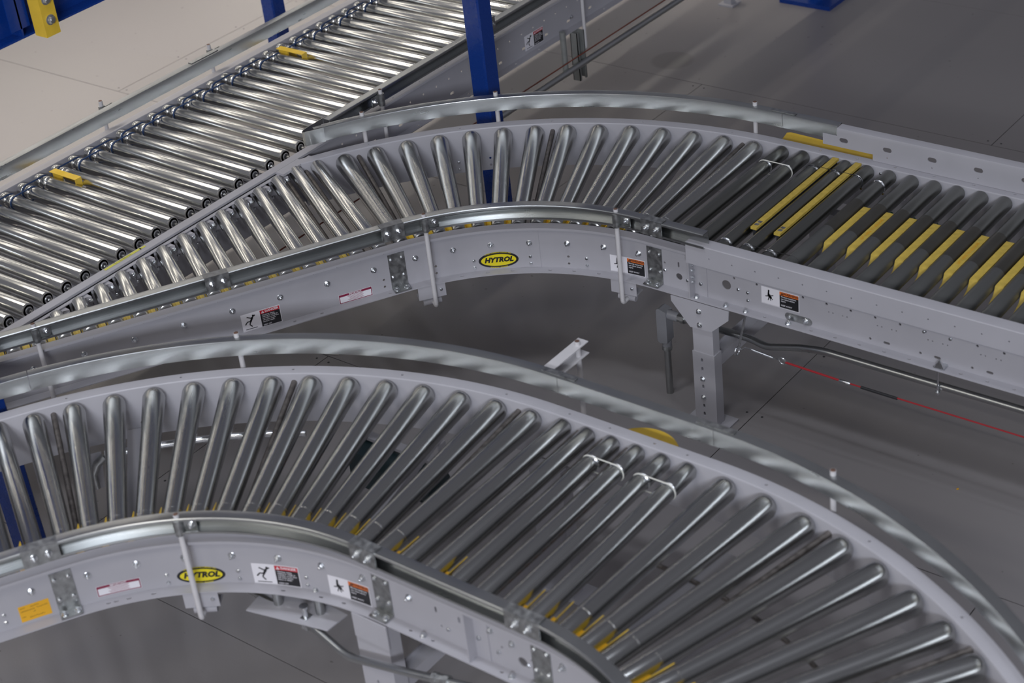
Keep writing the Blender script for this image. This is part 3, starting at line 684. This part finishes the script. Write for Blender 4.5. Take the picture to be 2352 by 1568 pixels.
g.v=[(x,y,z-.022*max(0,min(1,(i//4-3)/9))) for i,(x,y,z) in enumerate(g.v)]; part('rail_nose',g,'galv',t,'bent rounded nose joining two rails',30)
_sp=G(); fr=arcf(cA,ro+.003,150.6,146.5,1,1); _sp.sweep([(0,.0955),(.016,.0955),(.016,.0975),(0,.0975)],fr); part('splice_plate',_sp,'galv_dull',t)
g=G(); g.box(-.03,.065,ro+.006,ro+.022,.0955,.0985); part('splice_plate',g,'galv_dull',t)
for a in (144.1,127.0,93.45):
    p=ap(cA,Ro+.056,a); Mx=fmat(p,(-e(a)[0],-e(a)[1])); put('rail_post',ROD_OUT,t,Mx); clamp(t,Mx)
# main line rails
t=thing('guide_rail','galvanised guide rail on the near side of the main line, starting at the rounded nose','guide rail',(XR,2.5,0))
g=G(); g.sweep([(u,z-.022) for u,z in RAIL],[(XR,.885,1,0),(XR,4.6,1,0)]); part('rail_channel',g,'galv',t,None,30)
for y in (1.147,2.385):
    Mx=fmat((XN+.056,y,-.022),(-1,0)); put('rail_post',ROD_IN,t,Mx); clamp(t,Mx)
rsplice(t,(XR,1.80,0),(-1,0))
t=thing('guide_rail','galvanised guide rail on the far side of the main line','guide rail',(-2.2,1.5,0))
rail(t,[(XF+.012,-1.4,-1,0),(XF+.012,4.6,-1,0)])
for y in (-.05-.54,.575,1.13+.0,2.3):
    Mx=fmat((XF-.052,y,0),(1,0)); put('rail_post',ROD_OUT,t,Mx); clamp(t,Mx)
g=G(); g.box(XF-.016,XF+.004,.985,1.125,.0955,.0985); part('splice_plate',g,'galv_dull',t)
# inner rail B-C
t=thing('guide_rail','galvanised guide rail along the inner side of the two foreground curves','guide rail',(.3,-.9,0))
fr=[(*sp(rr,-.5,0,cB)[:2],-nl[0],-nl[1])]+arcf(cB,rr,150,90,-1,1.5)+arcf(cC,rr,90,28,-1,1.5)
rail(t,fr)
a=126.9; rpost_in(t,ap(cB,Ri-.055,a),e(a),-1); bracket_in(t,ap(cB,Ri-.032,a-.3),e(a))
rsplice(t,ap(cB,rr,152.2),nl,.092); rsplice(t,ap(cB,rr,88.5),(0,1),.082); rsplice(t,(.781,cC[1]+rr,0),(0,1),.098); rsplice(t,ap(cC,rr,62),e(62),.09)
t=thing('guide_rail','galvanised guide rail along the outer side of the two foreground curves','guide rail',(.3,0,0))
fr=[(*sp(ro,-.5,0,cB)[:2],nl[0],nl[1])]+arcf(cB,ro,150,90,1,1.5)
rail(t,[(*sp(ro,-.5,0,cB)[:2],nl[0],nl[1])]+arcf(cB,ro,150,147.2,1,1.4)); rail(t,arcf(cB,ro,147.1,90,1,1.5)); rail(t,[(XA+.001,cB[1]+ro,0,1),(XB-.001,cB[1]+ro,0,1)]); rail(t,arcf(cC,ro,90,28,1,1.5))
for x in (XA,XB):
    g=G(); g.box(x-.055,x+.055,cB[1]+ro+.006,cB[1]+ro+.022,.0955,.0985); part('splice_plate',g,'galv_dull',t)
for c,a in ((cB,125.65),(cC,77.5),(cC,52)):
    p=ap(c,Ro+.056,a); Mx=fmat(p,(-e(a)[0],-e(a)[1])); put('rail_post',ROD_OUT,t,Mx); clamp(t,Mx)
# ------------------------------------------------------------------ side guards of the right straight
yg=.7655
g=G(); g.sweep([(-.0425,.0500),(-.004,.0500),(-.0015,.0492),(0,.047),(0,-.0215),(-.003,-.0215),(-.003,.044),(-.006,.047),(-.0425,.047)],[(.1525,yg,0,-1),(1.8,yg,0,-1)])
o=solo('side_guard',g,'paint','grey folded side guard along the near edge of the right conveyor','side guard')
cg=G()
for k in range(16): hole(cg,(.235+.079*k,yg,.0125),(0,1,0),.0026,.01,8)
cut(o,cg)
yf=Ro+.028
g=G(); g.sweep([(0,.001),(0,.0875),(.0008,.0893),(.0025,.090),(.034,.090),(.034,.087),(.003,.087),(.003,.001)],[(.1745,yf,0,1),(1.8,yf,0,1)])
o=solo('side_guard',g,'paint','grey side guard with oval slots along the right conveyor far edge','side guard')
cg=G(); cg.box(.17,.356,yf-.02,yf+.0031,-.01,.0232); cg.box(.16,.2262,yf-.02,yf+.06,.0613,.12)
for k in range(10): slot(cg,(.2505+.1562*k,yf,.0495),(1,0,0),(0,1,0),.031,.0082)
for k in range(9): hole(cg,(.4067+.1562*k,yf,.0215),(0,1,0),.0022,.01,8)
cut(o,cg)
# ------------------------------------------------------------------ supports
def support(name,label,x0,x1,yy,depth,ytop,zsplit,gus,ynear,yfar,group=None):
    t=thing(name,label,'support',((x0+x1)/2,yy+depth/2,FZ))
    for yb,sg in ((yy,1),(yfar,-1)):
        y1=yb+depth*sg; lo,hi=min(yb,y1),max(yb,y1)
        g=G(); g.sweep([(0,zsplit),(0,FZ+.006),(.003,FZ+.006),(.003,zsplit)],[]) if False else None
        g=G(); w=x1-x0; pr=[(x0,lo),(x1,lo),(x1,hi),(x0,hi)]
        g.box(x0,x1,lo,hi,FZ+.006,zsplit); o=part('leg',g,'paint',t)
        cgl=G(); xm=(x0+x1)/2-.006
        for z in (-.3797,-.4125,-.4792,-.5529,-.5833): slot(cgl,(xm,yb,z),(0,0,1),(0,1,0),.016,.004,.012)
        if sg>0 and zsplit>-.4: cut(o,cgl)
        g=G(); g.box(x0+.003,x1-.004,lo+.003,hi-.003,zsplit-.02,-.17); part('upper_leg',g,'paint',t)
        g=G(); g.box(x0-.035,x1+.035,lo-.01,hi+.03,FZ,FZ+.006); part('foot_plate',g,'paint',t)
    bolt(t,((x0+x1)/2-.006,yy,-.4488),(0,-1,0),BOLT_M); bolt(t,((x0+x1)/2-.006,yy,-.5187),(0,-1,0),BOLT_M)
    g=G(); g.box(x1-.045,x1-.006,yy+depth,yfar-depth,-.412,-.372); g.box(x1-.045,x1-.042,yy+depth,yfar-depth,-.372,-.36); part('cross_beam',g,'paint',t)
    g=G(); g.prism(gus,(0,.004,0)); part('gusset_plate',g,'paint',t)
    return t
G0=[(.0785,.779,-.1655),(.0795,.779,-.184),(.1447,.779,-.2602),(.2209,.779,-.2580),(.2844,.779,-.1985),(.2873,.779,-.1655)]
t=support('support_stand','grey floor stand with slotted adjustable leg under the right conveyor',.143,.223,.787,.042,0,-.352,G0,0,Ro+.02)
bolt(t,(.1800,.779,-.1943),(0,-1,0),BOLT_M); bolt(t,(.1806,.779,-.2431),(0,-1,0),BOLT_M)
G1=[(.2050,-.852,-.1655),(.2050,-.852,-.24),(.3180,-.852,-.24),(.3180,-.852,-.1655)]
t=support('support_stand','plain grey floor stand under the foreground curve, cut by the bottom edge',.2035,.3130,-.848,.045,0,-.175,G1,0,cB[1]+Ro+.02)
# hanging plate with posts under curve B
t=thing('mounting_plate','grey plate hung on two round spacers under the lower left curve','mounting plate',(.01,-.87,-.24))
g=G(); g.prism([(-.100,-.932,-.238),(-.112,-.864,-.238),(-.044,-.803,-.238),(.140,-.809,-.238),(.136,-.880,-.238)],(0,0,.0035)); part('plate',g,'paint',t)
for x,y in ((-.045,-.868),(.075,-.838)):
    g=G(); g.cyl((x,y,-.2345),(x,y,-H),.0125,18); part('spacer',g,'galv',t); bolt(t,(x,y,-H+T+.0005),(0,0,1),BOLT_M)
# strut hangers under the main line
t=thing('strut_hanger','slotted galvanised strut and pipe hanging under the main line','hanger',(-1.36,2.36,-.4))
g=G(); g.box(-1.42,-1.417,2.318,2.368,-.375,-H); g.box(-1.42,-1.385,2.318,2.321,-.375,-H); g.box(-1.388,-1.385,2.318,2.330,-.375,-H); g.box(-1.388,-1.385,2.356,2.368,-.375,-H); g.box(-1.42,-1.385,2.365,2.368,-.375,-H)
st=part('strut',g,'zinc_flat',t); g=G(); g.cyl((-1.385,2.225,-.293),(-1.385,2.225,-.12),.0125,18); part('hanger_pipe',g,'zinc_flat',t)
# ------------------------------------------------------------------ conduits
def smooth(pts,n=6):
    P=[Vector(p) for p in pts]; out=[P[0]]
    for i in range(1,len(P)-1):
        a,b_,c=P[i-1],P[i],P[i+1]; r=min((b_-a).length,(c-b_).length,.07)*.5
        s0=b_+(a-b_).normalized()*r; s1=b_+(c-b_).normalized()*r
        for k in range(n+1): tt=k/n; out.append((1-tt)**2*s0+2*(1-tt)*tt*b_+tt*tt*s1)
    out.append(P[-1]); return out
t=thing('conduit_run','bent galvanised conduit under the right conveyor, ending in a grey elbow box','conduit',(-.02,.885,FZ))
g=G(); g.tube(smooth([(.035,.885,-.318),(.30,.885,-.318),(.36,.868,-.318),(.50,.84,-.262),(.58,.83,-.243),(1.8,.83,-.243)]),.0115,14); part('conduit_pipe',g,'galv',t)
g=G(); g.cyl((-.021,.885,FZ-.002),(-.021,.885,-.44),.0115,16); part('conduit_pipe',g,'galv',t)
g=G(); g.lathe((-.021,.885,-.455),(-.021,.885,1),[(0,.013),(0,.017),(.014,.017),(.018,.0145),(.05,.0145)],8); part('compression_nut',g,'galv_dull',t)
g=G(); g.lathe((.03,.885,-.318),(1,.885,-.318),[(0,.0145),(.012,.0145),(.012,.017),(.026,.017),(.026,.0125)],8); part('compression_nut',g,'galv_dull',t)
g=G(); bx=[]
for cx,cz,a0 in ((-.032,-.308,90),(-.032,-.414,180),(-.012,-.414,270),(-.012,-.308,0)):
    for k in range(5): a=rad(a0+22.5*k); rr_=.012 if cx<-.02 else .006; bx.append((cx+rr_*cos(a),.866,cz+rr_*sin(a)))
g.prism(bx,(0,.038,0)); g.lathe((-.021,.885,-.448),(-.021,.885,0),[(0,.0150),(.028,.0165)],20)
g.lathe((-.010,.885,-.318),(1,.885,-.318),[(0,.0165),(.034,.0165),(.040,.0150)],18); part('elbow_box',g,'fitting',t,None,25)
t=thing('conduit_clip','small zinc beam clamp holding the conduit under the right conveyor','clip',(.96,.82,-.24))
g=G(); g.box(.955,.985,.79,.83,-.160,-.155); g.prism([(.958,.79,-.155),(.985,.79,-.155),(.972,.79,-.128)],(0,.003,0)); g.cyl((.958,.815,-.265),(.958,.815,-.158),.003,10); g.lathe((.958,.815,-.258),(.958,.815,0),[(0,.0085),(.004,.0085)],16); part('clamp_body',g,'zinc',t)
g=G(); yc=-.865; g.tube(smooth([(-.26,-.86,-.235),(.075,-.875,-.250),(.21,-.895,-.275),(.40,-.895,-.232),(.62,-.872,-.20),(1.1,-.872,-.21)]),.0105,14)
t=thing('conduit_run','shiny galvanised conduit with a double bend passing in front of the foreground stand','conduit',(.2,-.88,-.27)); part('conduit_pipe',g,'galv',t)
g=G(); g.lathe((.49,-.886,-.2165),(.62,-.872,-.20),[(0,.012),(0,.016),(.014,.016),(.014,.014),(.034,.014),(.034,.016),(.048,.016),(.048,.012)],8); part('compression_nut',g,'galv_dull',t)
g=G(); g.lathe((.055,-.872,-.262),(.055,-.872,0),[(0,.007),(.06,.007),(.06,.012),(.066,.012)],12); g.box(.045,.066,-.884,-.858,-.268,-.232); part('pipe_clamp',g,'zinc',t)
g=G(); g.tube([ap(cB,Ro-.055,a,-.170) for a in range(141,118,-2)],.0105,12); t=thing('conduit_run','shiny pipe curving below the rollers of the lower left curve','conduit',ap(cB,Ro-.05,130,-.18)); part('conduit_pipe',g,'zinc',t)
g=G(); g.lathe(ap(cB,Ro-.055,141.5,-.17),ap(cB,Ro-.055,140,-.17),[(0,.012),(0,.016),(.013,.016),(.013,.012)],8); part('compression_nut',g,'zinc',t)
g=G(); g.tube([ap(cB,Ro-.058,143.2,-.22),ap(cB,Ro-.058,142.6,-.19),ap(cB,Ro-.055,141.6,-.172)],.012,12); g.cyl(ap(cB,Ro-.058,143.2,-.27),ap(cB,Ro-.058,143.2,-.22),.009,12); part('elbow',g,'galv_dull',t)
t=thing('hanging_bracket','worn grey bracket plate hanging below the rollers of the lower left curve','bracket',ap(cB,Ro-.09,143,-.28))
Mx=fmat(ap(cB,Ro-.04,143.6,0),e(143.6)); g=G(); g.prism([(0,-.045,-H),(0,.045,-H),(0,.038,-.27),(0,.01,-.285),(0,-.03,-.285)],(.003,0,0)); g.v=[tuple(Mx@Vector(v)) for v in g.v]; part('plate',g,'paint',t)
g=G(); g.tube([ (-1.36,1.56,-.285),(-1.36,4.6,-.285)],.0135,14); t=thing('conduit_run','long straight conduit below the main line beside the tall blue post','conduit',(-1.36,3,-.30)); part('conduit_pipe',g,'galv',t)
g=G(); g.lathe((-1.36,1.50,-.285),(-1.36,4,-.285),[(0,.013),(0,.0185),(.02,.0185),(.022,.0165),(.06,.0165),(.06,.0135)],18); part('compression_nut',g,'galv_dull',t)
# crossing conduits and cord seen through the merging spur
g=G(); g.tube([(-1.62,.62,-.52),(-.42,.70,-.52)],.011,12)
t=thing('drive_motor','dark gear motor hanging below the rollers of the lower left curve','motor',(-.27,-.2,-.38))
g=G(); g.box(-.36,-.25,-.26,-.16,-.37,-.25); part('gearbox',g,'motor',t)
g=G(); g.lathe((-.25,-.21,-.31),(0,-.21,-.31),[(0,.05),(.005,.056),(.15,.056),(.155,.05),(.19,.05),(.195,.03)],24); part('motor_body',g,'motor',t)
g=G(); g.box(-.37,-.05,-.20,-.17,-.245,-.235); g.box(-.37,-.365,-.20,-.17,-.235,-H); g.box(-.055,-.05,-.20,-.17,-.235,-H); part('motor_mount',g,'paint',t)
g=G(); g.box(-.30,-.28,-.262,-.2605,-.33,-.28); part('rating_label',g,'lab_orange',t)
# ------------------------------------------------------------------ pull cords
t=thing('pull_cord','red emergency pull cord with turnbuckle hanging below the right conveyor','pull cord',(.5,.79,-.3))
g=G(); g.cyl((.337,.797,-H),(.312,.790,-.292),.0036,12); g.lathe((.337,.797,-H-.004),(.336,.797,-1),[(0,.007),(.004,.007)],6); part('hook_rod',g,'zinc',t)
def torus(g,c,ax,R,r,n=20,mi=0):
    x,y=perp(ax); pts=[Vector(c)+x*cos(2*pi*i/n)*R+y*sin(2*pi*i/n)*R for i in range(n+1)]; g.tube(pts,r,8,mi)
g=G(); torus(g,(.306,.79,-.306),(1,0,0),.013,.0026); part('eye_bolt',g,'zinc',t)
g=G(); g.tube([(.309,.79,-.292),(.322,.79,-.296),(.335,.79,-.284),(.36,.79,-.286)],.0022,8); g.cyl((.358,.79,-.286),(.432,.79,-.292),.0042,10); g.tube([(.43,.79,-.292),(.452,.79,-.292)],.0022,8); torus(g,(.465,.79,-.293),(0,1,.2),.0125,.0023); part('turnbuckle',g,'zinc',t)
g=G(); g.tube([(.475,.79,-.294),(.68,.79,-.300)],.0033,8); g.tube([(.68,.79,-.300),(1.8,.79,-.304)],.0024,8); part('red_cord',g,'cord_red',t)
g=G(); g.lathe((.655,.79,-.2995),(.70,.79,-.3005),[(0,.003),(.004,.0055),(.034,.0055),(.038,.003)],10); part('cord_clamp',g,'zinc',t)
g=G(); g.cyl((.728,.79,-.301),(.845,.79,-.302),.0046,10); part('black_tape',g,'black',t)
t=thing('pull_cord','thin brownish red cord stretched below the main line','pull cord',(-1.34,2.5,-.235)); g=G(); g.tube([(-1.34,.2,-.235),(-1.34,4.6,-.225)],.0028,8); part('cord',g,'cord_brown',t)
# ------------------------------------------------------------------ yellow covers
g=G(); g.prism([(-.005,1.572,-.03),(-.025,1.672,-.03),(-.015,1.680,-.03),(.30,1.668,-.03),(.42,1.664,-.03),(.42,1.572,-.03)],(0,0,-.008)); g.box(-.02,.42,1.574,1.577,-.15,-.038)
solo('motor_guard',g,'yellow','flat yellow cover plate beyond the far frame where the middle curve meets the right conveyor','cover')
g=G(); g.lathe((.545,-.075,-.19),(.545,-.075,0),[(0,.108),(.135,.108),(.145,.104),(.15,.096),(.1501,.01)],48); 
g.v=[(x,max(y,cB[1]+Ro+FW+.003),z) for x,y,z in g.v]
solo('drive_guard',g,'yellow','rounded yellow drive cover bulging behind the foreground short bed','cover')
# reflector stand
t=thing('reflector_stand','upright white rod with a short channel arm beyond the foreground guide rail','stand',(.215,.13,-.2))
g=G(); g.tube([(.222,.118,-.40),(.222,.118,.086)],.0078,14); g.lathe((.222,.118,.0861),(.222,.118,1),[(0,.0072),(.0006,.0065)],14,1); part('rod',g,['paint_white','rust'],t)
g=G(); g.box(.203,.206,-.026,.148,.034,.074); g.box(.206,.237,-.026,.148,.071,.074); g.box(.206,.237,-.026,.148,.034,.037); part('channel_arm',g,'paint_white',t)
g=G(); g.box(.216,.228,-.07,.125,-.40,-.388); part('foot_arm',g,'paint_white',t)
# ------------------------------------------------------------------ blue steel
def post(x,y,label,h=3.4,group=None):
    t=thing('steel_post',label,'post',(x,y,FZ)); w=.038
    g=G(); r=.006
    pr=[(-w,-w+r),(-w+r,-w),(w-r,-w),(w,-w+r),(w,w-r),(w-r,w),(-w+r,w),(-w,w-r)]
    g.prism([(x+a,y+b_,FZ+.01) for a,b_ in pr],(0,0,h)); part('column',g,'blue',t)
    g=G(); g.box(x-.09,x+.09,y-.09,y+.09,FZ,FZ+.01); bp=part('base_plate',g,'blue',t)
    for a in (-.07,.07):
        for b_ in (-.07,.07): bolt(bp,(x+a,y+b_,FZ+.01),(0,0,1),BOLT_M)
post(-1.17,1.47,'blue square steel post rising between the middle curve and the main line')
post(-2.82,2.01,'blue square steel post behind the far guide rail of the main line')
post(-1.19,-.835,'dark blue steel post seen through the rollers at the lower left edge')
t=thing('steel_beam','blue overhead steel beam crossing the upper left corner','beam',(-1.5,0,.8))
g=G(); g.sweep([(0,.80),(-.055,.80),(-.055,1.10),(0,1.10),(0,1.094),(-.049,1.094),(-.049,.806),(0,.806)],[(-1.479,-4,1,0),(-1.479,5,1,0)]); part('beam_channel',g,'blue',t,None,20)
g=G(); g.box(-1.528,-1.479,-.205,-.199,.806,1.094); g.box(-1.482,-1.479,-.24,-.17,.83,1.09); part('stiffener',g,'blue',t)
t=thing('yellow_bracket','yellow square tube bolted to the blue overhead beam','bracket',(-1.437,-.143,.78))
g=G(); b1=.052; g.box(-1.464,-1.412,-.170,-.118,.800,1.12); part('tube',g,'yellow',t)
for z in (.848,.910): bolt(t,(-1.412,-.144,z),(1,0,0),BOLT_L)
t=thing('steel_base_plate','blue steel base plate lying on the dark floor at the top edge','base plate',(-1.2,4.0,FZ)); 
g=G(); g.box(-1.37,-1.10,3.90,4.15,FZ,FZ+.02); part('plate',g,'blue',t); g=G(); g.box(-1.27,-1.19,4.0,4.08,FZ+.02,3.2); part('column',g,'blue',t)
g=G(); g.box(-1.62,-1.54,3.75,3.83,FZ,FZ+.008); g.box(-1.60,-1.56,3.77,3.81,FZ+.008,FZ+.12); solo('foot_block',g,'paint','small pale foot block on the floor at the top edge','foot')
# ------------------------------------------------------------------ small things on the floor
g=G(); g.obox((-1.205,.520,FZ+.0008),(.030,.012,0),(-.008,.020,0),(0,0,.0004),0)
for i in range(5): g.obox((-1.22+.0075*i,.512+.003*i,FZ+.0014),(.0018,.0007,0),(-.004,.010,0),(0,0,.0003),1)
solo('paper_scrap',g,['paper','lab_black'],'small pale paper label lying on the floor above the foreground guide rail','paper')
g=G(); torus(g,(-1.455,-.358,FZ+.004),(0,0,1),.017,.0035,16); g.cyl((-1.455,-.341,FZ+.004),(-1.45,-.33,FZ+.004),.004,8)
solo('cable_clip',g,'paper','small pale plastic ring lying on the floor below the lower left rollers','clip')
g=G(); g.obox((1.005,.872,FZ+.0015),(.0025,.002,0),(-.001,.0025,0),(0,0,.001)); solo('floor_crumb',g,'lab_tag','tiny yellowish crumb on the grey floor at the right','crumb')
